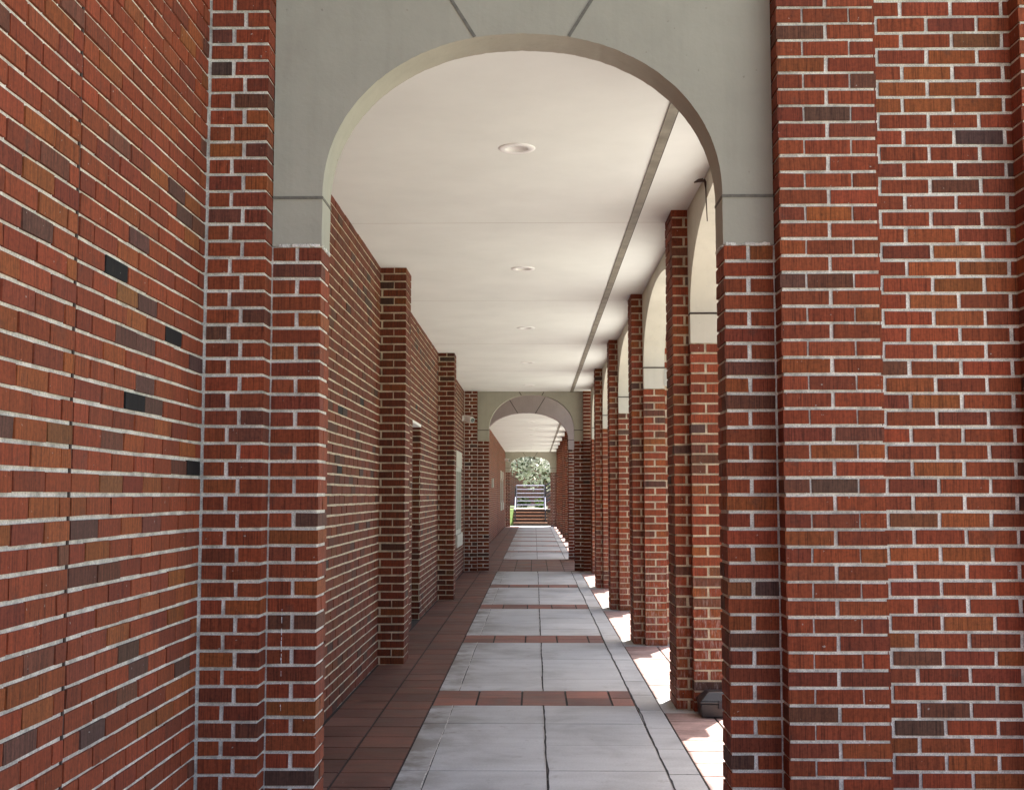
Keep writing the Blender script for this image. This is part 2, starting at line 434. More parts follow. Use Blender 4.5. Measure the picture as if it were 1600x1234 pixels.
def arch_wall(Yb, top_k, ztop, right, label, caulk, wob=.0016, op=None, paint='plaster', pil=False):
    AX0, AX1, AB = op or (-.845, .745, .665)
    AC, AA = (AX0 + AX1) / 2, (AX1 - AX0) / 2
    pil = pil or not op
    xl, xr = (-1.058, .963) if pil else (XW + .003, XI - .004)
    t = thing('arch_wall', label, 'arch', (AC, Yb, 0))
    # brick pilaster against the left wall
    mb = MB()
    Ya = Yb - .104
    for k in range(top_k if pil else 0):
        z0 = k * CH; w = .095 if k % 2 else .142
        for (p, q) in ((-1.06 - w + JH, -1.06), (XW + .010, -1.06 - w - JH)):
            d = rnd.uniform(-.0012, .0012)
            mb.box(p, q, Ya + d, Yb + .30, z0 + J + rnd.uniform(-.0008, .0008), z0 + CH - J + rnd.uniform(-.0008, .0008), 0, pigment(), .0011)
    if pil:
        mb.box(XW - .03, -1.06 - REC, Ya + REC, Yb + .30 - REC, 0, top_k * CH, 1)
        part(mb, 'brick_pilaster', BR(), t, pigment=True)
    # jambs below the plaster
    for x0, x1 in ((xl + .006, AX0), (AX1, xr - .006)):
        mb = MB(); pier(mb, x0, x1, Yb, Yb + .203, 0, K_IMP)
        e = x0 if x0 < 0 else x1
        mb.box(e - .016, e + .016, Yb + REC + .001, Yb + .19, 0, ZI - .002, 1); part(mb, 'brick_jamb', BR(), t, pigment=True)
    # plaster arch
    mb = MB(); arch_panel(mb, 'x', xl, xr, Yb + .004, Yb + .20, ZI, ZS, ztop, AC, AA, AB, wob, 2.12 if AB > .55 else 2.5)
    part(mb, 'plaster_arch', M[paint], t)
    # caulked joints
    for s, (x0, x1) in ((-1, (xl + .001, AX0)), (1, (AX1, xr - .001))):
        mb = MB(); mb.box(x0, x1, Yb + .001, Yb + .006, ZS - .006, ZS + .006)
        xe = AX0 if s < 0 else AX1
        mb.box(xe - .003, xe + .003, Yb + .0012, Yb + .2025, ZS - .0055, ZS + .0055)
        part(mb, 'impost_joint', M[caulk], t)
        mb = MB()
        c0 = (AC + s * .192, ZS + AB - .013); top = min(ztop - .003, 4.0); sl = .617
        c1 = (c0[0] + s * (top - c0[1]) * sl, top); nx, nz = .0065 * .85, .0065 * .53 * -s
        f, g = Yb + .001, Yb + .006
        mb.hexa([(c0[0] - nx, f, c0[1] - nz), (c0[0] + nx, f, c0[1] + nz), (c0[0] + nx, g, c0[1] + nz), (c0[0] - nx, g, c0[1] - nz),
                 (c1[0] - nx, f, c1[1] - nz), (c1[0] + nx, f, c1[1] + nz), (c1[0] + nx, g, c1[1] + nz), (c1[0] - nx, g, c1[1] - nz)])
        part(mb, 'keystone_joint', M[caulk], t)
    # brick pilaster on the right
    if right:
        mb = MB(); pier(mb, right[0], right[1], Ya, Yb + .30, 0, top_k); part(mb, 'brick_pilaster', BR(), t, pigment=True)
    return t

aw1 = arch_wall(Y1, K_TOP, ZT, (.965, 1.355), 'large grey plaster arch on brick jambs at the near end of the corridor', 'caulk', wob=.0015, op=(-.858, .760, .678), pil=True)
mb = MB()
for x0, x1 in ((-1.05, -.858), (.760, .957)):
    for i in range(46):
        x = rnd.uniform(x0, x1 - .02); mb.box(x, x + rnd.uniform(.004, .02), Y1 - .001, Y1 + .006, ZI - rnd.uniform(.001, .007), ZI + rnd.uniform(.0, .009), 0, (.5,) * 3, .0015)
for i in range(16):
    y = rnd.uniform(Y1, Y1 + .18)
    for x in (-.858, .760): mb.box(x - .004, x + .004, y, y + rnd.uniform(.004, .02), ZI - rnd.uniform(.001, .008), ZI + rnd.uniform(0, .01), 0, (.5,) * 3, .0015)
part(mb, 'mortar_bead', M['mortar'], aw1)
# flank of the front wall: recessed brick panel and the next pilaster
mb = MB(); face_wall(mb, 'y', Y1, -1, 1.347, 1.955, 0, K_TOP, core=.28, phase=.07); part(mb, 'brick_panel', BR(), aw1, pigment=True)
mb = MB(); pier(mb, 1.925, 2.331, Y1 - .104, Y1 + .30, 0, K_TOP, 1); part(mb, 'brick_pilaster', BR(), aw1, pigment=True)
# a run of white paint drips down the left jamb
mb = MB()
for i in range(26):
    z = .56 + i * .016 + rnd.uniform(-.004, .004)
    if rnd.random() < .7: mb.box(-.9965 + rnd.uniform(-.0012, .0012), -.9948, Y1 - .0035, Y1 + .0, z, z + rnd.uniform(.006, .014))
part(mb, 'paint_drip', M['white'], aw1)
SHADE[0] = .66
aw2 = arch_wall(Y2, K_CEIL, ZC - .002, (.905, 1.045), 'grey plaster arch across the middle of the corridor, before the open gap', 'caulk_dark')
aw3 = arch_wall(Y3, K_TOP, ZT, (1.04, 1.355), 'grey plaster arch tinted mauve for its skylight, framed inside the middle arch, beyond the gap', 'caulk_dark', op=(-1.085, .746, .60), paint='plaster_skylit')
aw4 = arch_wall(Y4, K_CEIL, ZC - .002, None, 'smallest grey plaster arch at the far end, in front of the steps', 'caulk_dark', op=(-1.085, .715, .50))

# ------------------------------------------------------------------ left walls
BLK = ((3.712, 31.5 * CH), (4.346, 29.5 * CH), (3.926, 25.5 * CH), (4.68, 22.5 * CH))
SHADE[0] = 1.0
wl = thing('brick_wall', 'red brick side wall with a few black bricks, left of the near arch', 'wall', (XW, 2, 0))
mb = MB()
face_wall(mb, 'x', XW, 1, -2.5, Y1 - .112, 0, K_TOP, breaks=(3.40,), phase=.0715, JH=.0048, REC=.0085,
          blacks=BLK)
part(mb, 'brickwork', BR(), wl, pigment=True)
mb = MB(); mb.box(XW - .02, XW - .004, 3.394, 3.406, 0, ZT); part(mb, 'control_joint', M['caulk_dark'], wl)

SHADE[0] = .56  # corridor shade put into the brick colour
DOOR = (12.97, 13.87, 0, 2.172)
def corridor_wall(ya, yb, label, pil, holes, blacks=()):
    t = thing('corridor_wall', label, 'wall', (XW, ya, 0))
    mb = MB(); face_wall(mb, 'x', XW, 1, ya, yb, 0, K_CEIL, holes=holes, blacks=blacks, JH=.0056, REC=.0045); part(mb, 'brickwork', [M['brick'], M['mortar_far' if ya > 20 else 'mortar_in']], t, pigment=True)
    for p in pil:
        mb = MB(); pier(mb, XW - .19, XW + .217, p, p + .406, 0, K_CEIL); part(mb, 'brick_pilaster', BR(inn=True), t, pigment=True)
    return t
def window(parent, ya, yb, za, zb, lh, sh):
    mb = MB(); mb.box(XW - .12, XW - .03, ya, yb, za + sh, zb - lh); mb2 = MB()
    f = mb2
    f.box(XW - .03, XW + .012, ya + .004, ya + .09, za + sh + .002, zb - lh - .002)
    f.box(XW - .03, XW + .012, yb - .09, yb - .004, za + sh + .002, zb - lh - .002)
    f.box(XW - .03, XW + .010, ya + .09, yb - .09, zb - lh - .07, zb - lh - .002)
    f.box(XW - .03, XW + .010, ya + .09, yb - .09, za + sh + .002, za + sh + .07)
    f.box(XW - .03, XW + .008, (ya + yb) / 2 - .025, (ya + yb) / 2 + .025, za + sh + .07, zb - lh - .07)
    w = part(f, 'window', M['frame'], parent)
    part(mb, 'pane', M['glass'], w)
    mb = MB(); mb.box(XW - .09, XW + .022, ya - .03, yb + .03, zb - lh, zb); part(mb, 'lintel', M['stone'], w)
    mb = MB(); mb.box(XW - .09, XW + .040, ya - .03, yb + .03, za, za + sh); part(mb, 'sill', M['stone'], w)
W1 = (20.05, 21.45, 8 * CH, 32 * CH)
cw1 = corridor_wall(Y1 + .30, Y2 - .10, 'long red brick wall with pilasters, doorway and window, left of the near walkway', (10.18, 16.40),
                    [DOOR, W1], blacks=((9.1, 2.08), (8.05, 2.0), (8.06, 1.55), (13.4, 2.4), (11.9, 1.2)))
window(cw1, *W1, .27, .21)
mb = MB(); mb.box(XW - .24, XW - .20, DOOR[0] + .05, DOOR[1] - .05, .01, DOOR[3] - .05); d = part(mb, 'door', M['door'], cw1)
mb = MB()
mb.box(XW - .26, XW - .19, DOOR[0], DOOR[0] + .05, 0, DOOR[3]); mb.box(XW - .26, XW - .19, DOOR[1] - .05, DOOR[1], 0, DOOR[3])
mb.box(XW - .26, XW - .19, DOOR[0] + .05, DOOR[1] - .05, DOOR[3] - .05, DOOR[3]); part(mb, 'frame', M['dark_metal'], d)
mb = MB(); mb.tube((XW - .20, 13.06, 1.0), (XW - .14, 13.06, 1.0), .012); mb.tube((XW - .14, 13.055, 1.0), (XW - .14, 13.18, 1.0), .011); part(mb, 'handle', M['metal'], d)
mb = MB(); mb.box(XW - .19, XW + .004, DOOR[0] - .02, DOOR[1] + .02, DOOR[3] - .001, DOOR[3] + .028); part(mb, 'door_lintel', M['white'], cw1)
# brick reveals of the doorway
mb = MB()
for k in range(33):
    z0 = k * CH
    for ya, yb in ((DOOR[0] - .09, DOOR[0] + .0), (DOOR[1] - .0, DOOR[1] + .09)):
        n = 2 if k % 2 else 1
        for i in range(n):
            L = .185 / n; p = XW - .19 + i * L + J; q = XW - .19 + (i + 1) * L - J
            s = .004 if ya < DOOR[0] - .01 else -.004
            mb.box(p, q, ya + s, yb + s, z0 + J, z0 + CH - J, 0, pigment())
part(mb, 'door_reveal', BR(inn=True), cw1, pigment=True)
SHADE[0] = .85
W2 = (46.6, 47.7, 12 * CH, 35 * CH); W3 = (49.3, 50.4, 12 * CH, 35 * CH)
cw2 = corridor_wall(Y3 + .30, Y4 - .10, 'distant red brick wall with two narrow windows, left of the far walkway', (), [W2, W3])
mb = MB(); mb.box(XW - .02, XW + .004, 43.4, 43.44, 0, ZC - .01); part(mb, 'control_joint', M['caulk_dark'], cw2)
window(cw2, *W2, .3, .3); window(cw2, *W3, .3, .3)

# ------------------------------------------------------------------ arcades on the right
def arcade(c0, n, label):
    """piers at c0 + SPAN*k, k = 0..n (ends stand against the arch walls)"""
    t = thing('arcade', label, 'arcade', (XI, c0, 0))
    for k in range(n + 1):
        c = c0 + SPAN * k
        mb = MB()
        if k == 0: ya, yb = c + .28, c + .36
        elif k == n: ya, yb = c - .32, c + .30
        else: ya, yb = c - .30, c + .30
        pier(mb, XI, XO, ya, yb, 0, K_IMP)
        if 0 < k < n:
            pier(mb, XI - .1025, XI + .06, c - .20, c + .20, 0, K_CEIL, 1)
            pier(mb, XO - .06, XO + .10, c - .20, c + .20, 0, K_CEIL - 2, 1)
        o = part(mb, 'brick_pier', BR(True, True), t, pigment=True)
        if 0 < k < n:
            mb = MB(); mb.box(XO - .01, XO + .145, c - .305, c + .305, ZI + .03, ZI + .18); part(mb, 'impost_block', M['stone'], o)
    for k in range(n):
        ca = c0 + SPAN * k; cb = ca + SPAN
        oa = ca + (.36 if k == 0 else .30); ob = cb - (.32 if k == n - 1 else .30)
        ua = ca + (.20 if k == 0 else .002); ub = cb - (-.08 if k == n - 1 else .002)
        mb = MB(); arch_panel(mb, 'y', ua, ub, XI + .004, XO - .002, ZI, ZS, ZC + .12, (oa + ob) / 2, (ob - oa) / 2, .61)
        o = part(mb, 'plaster_arch', M['plaster_side'], t)
        for y, s in ((oa, 1), (ob, -1)):
            mb = MB(); mb.box(XI + .002, XO, y - s * .003, y + s * .003, ZS - .006, ZS + .006)
            y2 = ca + .21 if s > 0 else cb - .21
            if 0 < (k if s > 0 else k + 1) < n: mb.box(XI + .0015, XI + .006, min(y, y2), max(y, y2), ZS - .0055, ZS + .0055)
            part(mb, 'impost_joint', M['caulk_dark'], o)
    ye = c0 + SPAN * n
    mb = MB(); mb.box(XO + .002, XO + .085, c0 + .36, ye + .1, 3.235, 3.62); part(mb, 'fascia', M['plaster_side'], t)
    return t
C1 = 4.86; C2 = 26.73
SHADE[0] = .93
ar1 = arcade(C1, 5, 'near row of brick piers and cream plaster arches, right of the walkway')
ar2 = arcade(C2, 8, 'distant row of brick piers crowded together, right of the far walkway')

# ------------------------------------------------------------------ ceilings
def ceiling(ya, yb, lights, label):
    t = thing('corridor_ceiling', label, 'ceiling', (0, ya, ZC))
    mb = MB(); h = .062; xs = [XW - .02, LX - h, LX + h, XI + .01]
    ys = [ya] + [v for y in lights for v in (y - h, y + h)] + [yb]
    for i in range(len(ys) - 1):
        for k in range(3):
            if k == 1 and i % 2 == 1: continue
            mb.quad([(xs[k], ys[i], ZC), (xs[k], ys[i + 1], ZC), (xs[k + 1], ys[i + 1], ZC), (xs[k + 1], ys[i], ZC)])
    part(mb, 'plaster_soffit', M['ceiling'], t)
    mb = MB(); mb.box(.670, .722, ya + .002, yb - .002, ZC - .009, ZC + .02); part(mb, 'joint_cover', M['strip'], t)
    mb = MB(); mb.box(.722, .728, ya + .002, yb - .002, ZC - .004, ZC + .02); part(mb, 'dark_edge', M['caulk_dark'], t)  # thin dark strip along the edge of the joint cover
    y = ya + SPAN
    while y < yb - 1:
        for x0, x1 in ((XW, .669), (.729, XI)):
            mb = MB(); mb.box(x0, x1, y - .0018, y + .0018, ZC - .0008, ZC + .01); part(mb, 'seam', M['stone'], t)
        y += SPAN
LX = -.095
L1 = [6.63, 10.24, 13.93, 17.60, 21.28]; L2 = [28.5 + 3.62 * i for i in range(8)]
ceiling(Y1 + .2, Y2 + .02, L1, 'cream plaster ceiling over the near walkway, with a dark metal strip along it')
ceiling(Y3 + .2, Y4 + .02, L2, 'cream ceiling of the far walkway, banded with light from the side arches')
def light(y, label):
    t = thing('ceiling_light', label, 'ceiling light', (LX, y, ZC), 'recessed ceiling lights along the walkway')
    mb = MB(); mb.lathe([(.0615, ZC - .002), (.066, ZC - .0055), (.084, ZC - .0065), (.099, ZC - .0045), (.103, ZC - .001), (.103, ZC + .004)], LX, y, 36)
    part(mb, 'trim_ring', M['white'], t, smooth=True)
    mb = MB(); mb.lathe([(.0615, ZC - .004), (.058, ZC + .02), (.052, ZC + .06), (.046, ZC + .085)], LX, y, 36); part(mb, 'reflector', M['white'], t, smooth=True)
    mb = MB(); mb.lathe([(.047, ZC + .083), (.03, ZC + .066), (.012, ZC + .06), (.0005, ZC + .059)], LX, y, 28); part(mb, 'bulb', M['lens'], t, smooth=True)
    return t
ordn = ['first recessed ceiling light, nearest and largest, just inside the near arch', 'second recessed ceiling light from the near arch, high above the walkway',
        'third recessed ceiling light from the near arch, mid way along the near ceiling', 'fourth recessed ceiling light from the near arch, small and pale',
        'last recessed ceiling light before the middle arch, a thin pale ellipse']
for y, l in zip(L1, ordn): light(y, l)
words = ['first', 'second', 'third', 'fourth', 'fifth', 'sixth', 'seventh', 'last']
for y, w in zip(L2, words): light(y, f'{w} small recessed light on the far ceiling, seen through the middle arch')

# ------------------------------------------------------------------ upper storeys (out of the picture, they shade it)
HB = 13.5  # height raised for the shade thrown on the gap and near wall
def mass(name, boxes, label):
    t = thing(name, label, 'building', (-5, boxes[0][2], 0)); mb = MB()
    for b in boxes: mb.box(*b)
    part(mb, 'wall', M['far_brick'], t)
    mb = MB()
    for b in boxes:
        if b[5] > HB - .1: mb.box(b[0] - .0, b[1] + .05, b[2] - .05, b[3] + .05, b[5] + .003, b[5] + .25)
    part(mb, 'roof', M['roof'], t)
mass('shade_storey', [(-9, XW - .31, -3, Y2 + .6, 0, HB), (XW - .305, 1.232, Y1 + .21, Y2 + .30, ZC + .125, HB),
                      (XW - .30, 2.331, Y1 - .02, Y1 + .205, ZT + .003, HB), (XW - .30, XW - .004, -2.5, Y1 - .03, ZT + .004, HB)],
     'unseen plain brick upper floors over the near walkway, sized for their shade')
mass('shade_storey', [(-9, XW - .31, Y3 - .3, Y4 + .4, 0, HB), (XW - .305, 1.232, Y3 + .21, Y4 + .20, ZC + .125, HB),
                      (XW - .30, 1.36, Y3 - .02, Y3 + .205, ZT + .003, HB), (-9, XW - .305, Y2 + .602, Y3 - .302, 0, HB), (XW - .3, XW - .004, Y2 + .31, Y3 - .022, K_CEIL * CH + .004, HB)],
     'unseen plain brick upper floors over the far walkway, sized for their shade')
t = thing('gap_sun_shade', 'added roof slab, out of view, keeping sun off the gap between the two walkways', 'roof', (0, Y2 + 2, 4.1))
mb = MB(); mb.box(XW + .004, 1.9, Y2 + .32, Y3 - .03, 4.10, 4.26); part(mb, 'slab', M['plaster_side'], t)  # unseen slab added to keep the gap floor out of the sun
wg = thing('brick_wall', 'brick return wall beside the open gap between the two walkways', 'wall', (XW, Y2, 0))
mb = MB(); face_wall(mb, 'x', XW, 1, Y2 + .30, Y3 - .11, 0, K_CEIL); part(mb, 'brickwork', BR(inn=True), wg, pigment=True)

# ------------------------------------------------------------------ paving
def tcol():
    k = rnd.uniform(.75, 1.2); c = rnd.choice([(.160, .066, .045), (.178, .074, .050), (.142, .060, .044), (.165, .076, .056)])
    return tuple(x * k for x in c)
def ccol():
    k = rnd.uniform(.93, 1.05); return (.515 * k, .525 * k, .525 * k)
TP = .3048
tiles, conc = MB(), MB()
def tile_field(x0, x1, y0, y1, gx=.0072, gy=.0062, pale=False):
    nx = max(1, round((x1 - x0) / TP)); ny = max(1, round((y1 - y0) / TP))
    for i in range(nx):
        for k in range(ny):
            a, b = x0 + (x1 - x0) * i / nx, x0 + (x1 - x0) * (i + 1) / nx
            c, d = y0 + (y1 - y0) * k / ny, y0 + (y1 - y0) * (k + 1) / ny
            h = rnd.uniform(-.0008, .0008)
            q = tcol(); q = tuple(.17 + 1.5 * v for v in q) if pale else q  # pale tiles carry sun and bounce light in their colour
            tiles.box(a + gx, b - gx, c + gy, d - gy, -.02, h, 0, q)
def slab(x0, x1, y0, y1, gx=.003, gy=.0046):
    if x1 - x0 < .02 or y1 - y0 < .02: return
    conc.box(x0 + gx, x1 - gx, y0 + gy, y1 - gy, -.02, rnd.uniform(-.0007, .0007), 0, ccol())
XL, XJ0, XC, XJ1, XR = -.688, -.542, .061, .671, .832
def walkway(ya, yb, piers):
    n = round((yb - ya) / TP); tile_field(XW + .008, XL, ya, yb)
    bands = [(c - .06, c + .55) for c in piers if ya < c + .2 < yb - .6]
    y = ya; stops = []
    for b0, b1 in bands: stops.append((y, b0)); y = b1
    stops.append((y, yb))
    for b0, b1 in bands:
        for i in range(5):
            a = XL + TP * i - .01 * (i > 0); b = min(XL + TP * (i + 1) - .01, XJ1)
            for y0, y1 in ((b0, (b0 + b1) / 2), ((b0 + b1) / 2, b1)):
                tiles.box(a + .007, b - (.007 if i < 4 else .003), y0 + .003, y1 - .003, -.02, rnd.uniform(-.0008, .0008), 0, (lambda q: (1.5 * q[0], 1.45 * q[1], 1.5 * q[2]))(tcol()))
    for y0, y1 in stops:
        m = max(1, round((y1 - y0) / .61)); L = (y1 - y0) / m
        ys = [y0 + L * i for i in range(m + 1)]
        for i in range(m):
            slab(XC, XJ1, ys[i], ys[i + 1])
        i = 0
        while i < m:
            k = min(m, i + rnd.choice((1, 2, 2, 3)))
            slab(XL, XJ0, ys[i], ys[k], gx=.004); slab(XJ0, XC, ys[i], ys[k]); i = k
    y = ya
    while y < yb - .01:
        k = min(yb, y + .61); slab(XJ1, XR, y, k); y = k
    # strip between and under the piers
    prev = ya
    for c in list(piers):
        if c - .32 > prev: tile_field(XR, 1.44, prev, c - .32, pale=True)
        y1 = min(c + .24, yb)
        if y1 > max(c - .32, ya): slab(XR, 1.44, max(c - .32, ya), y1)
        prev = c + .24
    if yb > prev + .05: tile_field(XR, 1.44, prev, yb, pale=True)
P1c = [C1 + SPAN * k for k in range(1, 6)]; P2c = [C2 + SPAN * k for k in range(1, 8)]
walkway(Y1 + .22, Y2 - .08, P1c); walkway(Y3 + .1, Y4 + .3, P2c)
tile_field(XW + .008, 2.4, -3, Y1 - .07); tile_field(XW + .008, 1.44, Y1 - .07, Y1 + .22)
tile_field(XW + .008, 2.4, Y2 - .08, Y3 + .1)
tag(tiles.build('tiled_paving', M['tile'], pigment=True), kind='structure')
tag(conc.build('concrete_walkway', M['concrete'], pigment=True), kind='structure')
gb = MB(); gb.box(XW - .3, 2.42, -3.1, Y4 + .32, -.10, -.0065); tag(gb.build('grout_bed', M['grout'], None), kind='structure')
def ribbon(x, y0, y1, w, name, mat):
    mb = MB(); n = int((y1 - y0) / .07); pts = []; dx = 0
    for i in range(n + 1):
        dx = dx * .88 + rnd.uniform(-.003, .003); ww = w * rnd.uniform(.6, 1.25) / 2
        pts.append((x + dx - ww, x + dx + ww, y0 + (y1 - y0) * i / n))
    for (a, b, c), (d, e, f) in zip(pts[:-1], pts[1:]):
        mb.quad([(a, c, .0042), (b, c, .0042), (e, f, .0042), (d, f, .0042)])
    tag(mb.build(name, mat), kind='structure')
for ya, yb, pc in ((Y1 + .22, Y2 - .08, P1c), (Y3 + .1, Y4 + .3, P2c)):
    ed = [ya] + [v for c in pc if c + .6 < yb for v in (c - .06, c + .55)] + [yb]
    for i in range(0, len(ed), 2):
        ribbon(XC, ed[i] + .004, ed[i + 1] - .004, .0085, 'paving_crack', M['tar'])
        ribbon(XJ0, ed[i] + .004, ed[i + 1] - .004, .007, 'paving_joint', M['lime'])
    ribbon(XJ1, ya + .01, yb - .01, .009, 'paving_crack', M['tar'])

# unseen apron, paved wide for its neutral bounce light, then lawn
mb = MB(); mb.box(1.445, 9, 5.3, Y2 - .1, -.12, -.004, 0, (.42, .41, .38)); mb.box(1.445, 9, Y3 + .12, Y4 + .3, -.12, -.004, 0, (.42, .41, .38))
mb.box(2.425, 9, Y2 - .09, Y3 + .11, -.12, -.005, 0, (.42, .41, .38)); mb.box(2.425, 12, -14, 5.29, -.12, -.005, 0, (.42, .41, .38)); mb.box(-1.6, 2.42, -14, -3.11, -.12, -.005, 0, (.42, .41, .38))
tag(mb.build('bounce_apron', M['concrete'], pigment=True), kind='structure')
mb = MB(); g = 400
mb.quad([(-g, -g, -.13), (g, -g, -.13), (g, g, -.13), (-g, g, -.13)])
tag(mb.build('ground', M['grass']), kind='structure')

# ------------------------------------------------------------------ small fittings
def security_camera(y, z, label, L=.20):
    t = thing('security_camera', label, 'camera', (XW, y, z), 'white security cameras on the left walls')
    mb = MB(); mb.tube((XW - .002, y, z), (XW + .025, y, z), .05, 18); part(mb, 'wall_mount', M['white'], t)
    mb = MB(); mb.tube((XW + .02, y, z), (XW + .075, y - .02, z - .005), .02, 12); part(mb, 'arm', M['white'], t)
    a = Vector((XW + .05, y + .03, z)); d = Vector((.62, -.75, -.2)).normalized()
    mb = MB(); mb.tube(a, a + d * L, .058, 20); mb.tube(a + d * L, a + d * (L + .03), .058, 20, r2=.05); part(mb, 'housing', M['white'], t)
    mb = MB(); mb.tube(a + d * (L + .028), a + d * (L + .036), .042, 20); part(mb, 'lens', M['black'], t)
security_camera(21.9, 2.78, 'white bullet camera on the brick wall beside the middle arch')
security_camera(53.6, 2.95, 'tiny white camera on the wall beside the far arch')

t = thing('utility_box', 'low black plastic box with a faceted lid, on the paving against the nearest pier', 'box', (1.19, 7.93, 0))
x0, x1, y0, y1 = 1.040, 1.345, 7.80, 8.012
def frustum(mb, x0, x1, y0, y1, z0, z1, ix, iy):
    mb.hexa([(x0, y0, z0), (x1, y0, z0), (x1, y1, z0), (x0, y1, z0), (x0 + ix, y0 + iy, z1), (x1 - ix, y0 + iy, z1), (x1 - ix, y1 - iy, z1), (x0 + ix, y1 - iy, z1)])
def soft(o, w=.006):
    b = o.modifiers.new('bevel', 'BEVEL'); b.width = w; b.segments = 3; b.limit_method = 'ANGLE'; b.angle_limit = R(20)
mb = MB(); frustum(mb, x0 + .012, x1 - .012, y0 + .012, y1 - .012, .004, .088, -.006, -.004); soft(part(mb, 'base', M['black_plastic'], t))
mb = MB(); mb.box(x0, x1, y0, y1, .0885, .104); frustum(mb, x0 + .004, x1 - .004, y0 + .004, y1 - .004, .1045, .158, .055, .05); soft(part(mb, 'lid', M['black_plastic'], t))
mb = MB(); mb.box(x0 + .115, x0 + .195, y0 - .006, y0 + .002, .06, .112); soft(part(mb, 'latch', M['dark_metal'], t), .002)

t = thing('wire_hook', 'rusty bent wire hook hanging at the ceiling edge by the near arch', 'hook', (1.02, 7.15, 3.25))
mb = MB()
pts = [(1.030, 7.14, 3.02), (1.027, 7.145, 3.12), (1.025, 7.15, 3.22), (1.022, 7.15, 3.262), (1.010, 7.15, 3.272), (.985, 7.15, 3.268), (.955, 7.15, 3.256)]
rr = [.003, .0035, .004, .008, .012, .011, .003]
for (a, b, r1, r2) in zip(pts[:-1], pts[1:], rr[:-1], rr[1:]): mb.tube(a, b, r1, 8, 0, r2)
part(mb, 'wire', M['rust'], t)

t = thing('wall_box', 'small grey electrical box on the distant left wall', 'box', (XW, 37.1, 1.75))
mb = MB(); mb.box(XW - .01, XW + .05, 36.95, 37.35, 1.62, 1.90); soft(part(mb, 'casing', M['frame'], t))
mb = MB(); mb.box(XW + .051, XW + .056, 36.99, 37.31, 1.65, 1.87); part(mb, 'cover', M['frame'], t)

# ------------------------------------------------------------------ steps, rails and planting beyond the far arch
mb = MB(); 
mb.box(-14, 14, Y4 + .33, 55.85, -.12, -.006, 0, (.46, .45, .42)); tag(mb.build('forecourt', M['concrete'], pigment=True), kind='structure')
ST0, RI, TR, SX0, SX1 = 55.9, .153, .31, -.97, .60
t = thing('steps', 'short flight of five tan tiled steps beyond the far arch', 'steps', ((SX0 + SX1) / 2, ST0, 0))
for i in range(5):
    mb = MB(); y = ST0 + TR * i; yb = ST0 + TR * (i + 1) if i < 4 else ST0 + TR * 4 + 1.75
    mb.box(SX0, SX1 + (0 if i < 4 else 1.6), y + .02, yb + .02, -.1 if i == 0 else RI * i - .02, RI * (i + 1) - .045, 1)
    mb.box(SX0, SX1 + (0 if i < 4 else 1.6), y, yb + .018, RI * (i + 1) - .044, RI * (i + 1), 0)
    part(mb, 'step', [M['tread' if i < 4 else 'landing'], M['riser']], t)
LZ = RI * 5; LY = ST0 + TR * 4
t = thing('railing', 'grey metal pipe railing of horizontal bars across the landing', 'railing', (SX0, LY + 1.7, LZ))
for x in (SX0 + .10, SX1 - .12):
    mb = MB(); mb.tube((x, LY + 1.6, LZ), (x, LY + 1.6, LZ + 1.10), .03, 10); part(mb, 'post', M['metal'], t)
for i in range(6):
    mb = MB(); z = LZ + .16 + .185 * i; mb.tube((SX0 + .10, LY + 1.6, z), (SX1 - .12, LY + 1.6, z), .026 if i == 5 else .02, 8); part(mb, 'rail', M['metal'], t)
gl = 'handrails beside the far steps'
for x, l in ((SX0 + .08, 'sloping metal handrail on the left of the far steps'), (SX1 - .10, 'sloping metal handrail on the right of the far steps')):
    t = thing('handrail', l, 'handrail', (x, ST0, 0), gl)
    for y, z in ((ST0 + .25, RI), (LY + .1, LZ)):
        mb = MB(); mb.tube((x, y, z), (x, y, z + .95 if y > LY else z + .55), .032, 10); part(mb, 'post', M['dark_metal'], t)
    mb = MB(); mb.tube((x, ST0 + .25, RI + .55), (x, LY + .1, LZ + .55), .02, 8); part(mb, 'rail', M['metal'], t)
t = thing('stair_railing', 'dark metal railing climbing to the right beside the far landing', 'railing', (SX1, LY + .2, LZ))
for i in range(5):
    z = LZ + .30 + .19 * i
    mb = MB(); mb.tube((SX1 - .08, LY + .25, z), (SX1 + 2.2, LY + .25, z + 1.4), .036, 8); part(mb, 'rail', M['dark_metal'], t)
for x in (SX1 - .08, SX1 + 1.2, SX1 + 2.2):
    mb = MB(); zz = LZ + max(0, x - SX1) * .636; mb.tube((x, LY + .25, zz), (x, LY + .25, zz + 1.12), .03, 8); part(mb, 'post', M['dark_metal'], t)
t = thing('stair_wall', 'brick side wall of the upper steps right of the landing', 'wall', (SX1 + 1, LY, 0))
mb = MB(); mb.hexa([(SX1 + .01, LY + .05, -.1), (SX1 + 3, LY + .05, -.1), (SX1 + 3, LY + .23, -.1), (SX1 + .01, LY + .23, -.1),
                    (SX1 + .01, LY + .05, LZ + .12), (SX1 + 3, LY + .05, LZ + 1.9), (SX1 + 3, LY + .23, LZ + 1.9), (SX1 + .01, LY + .23, LZ + .12)])
part(mb, 'brickwork', M['far_brick'], t)

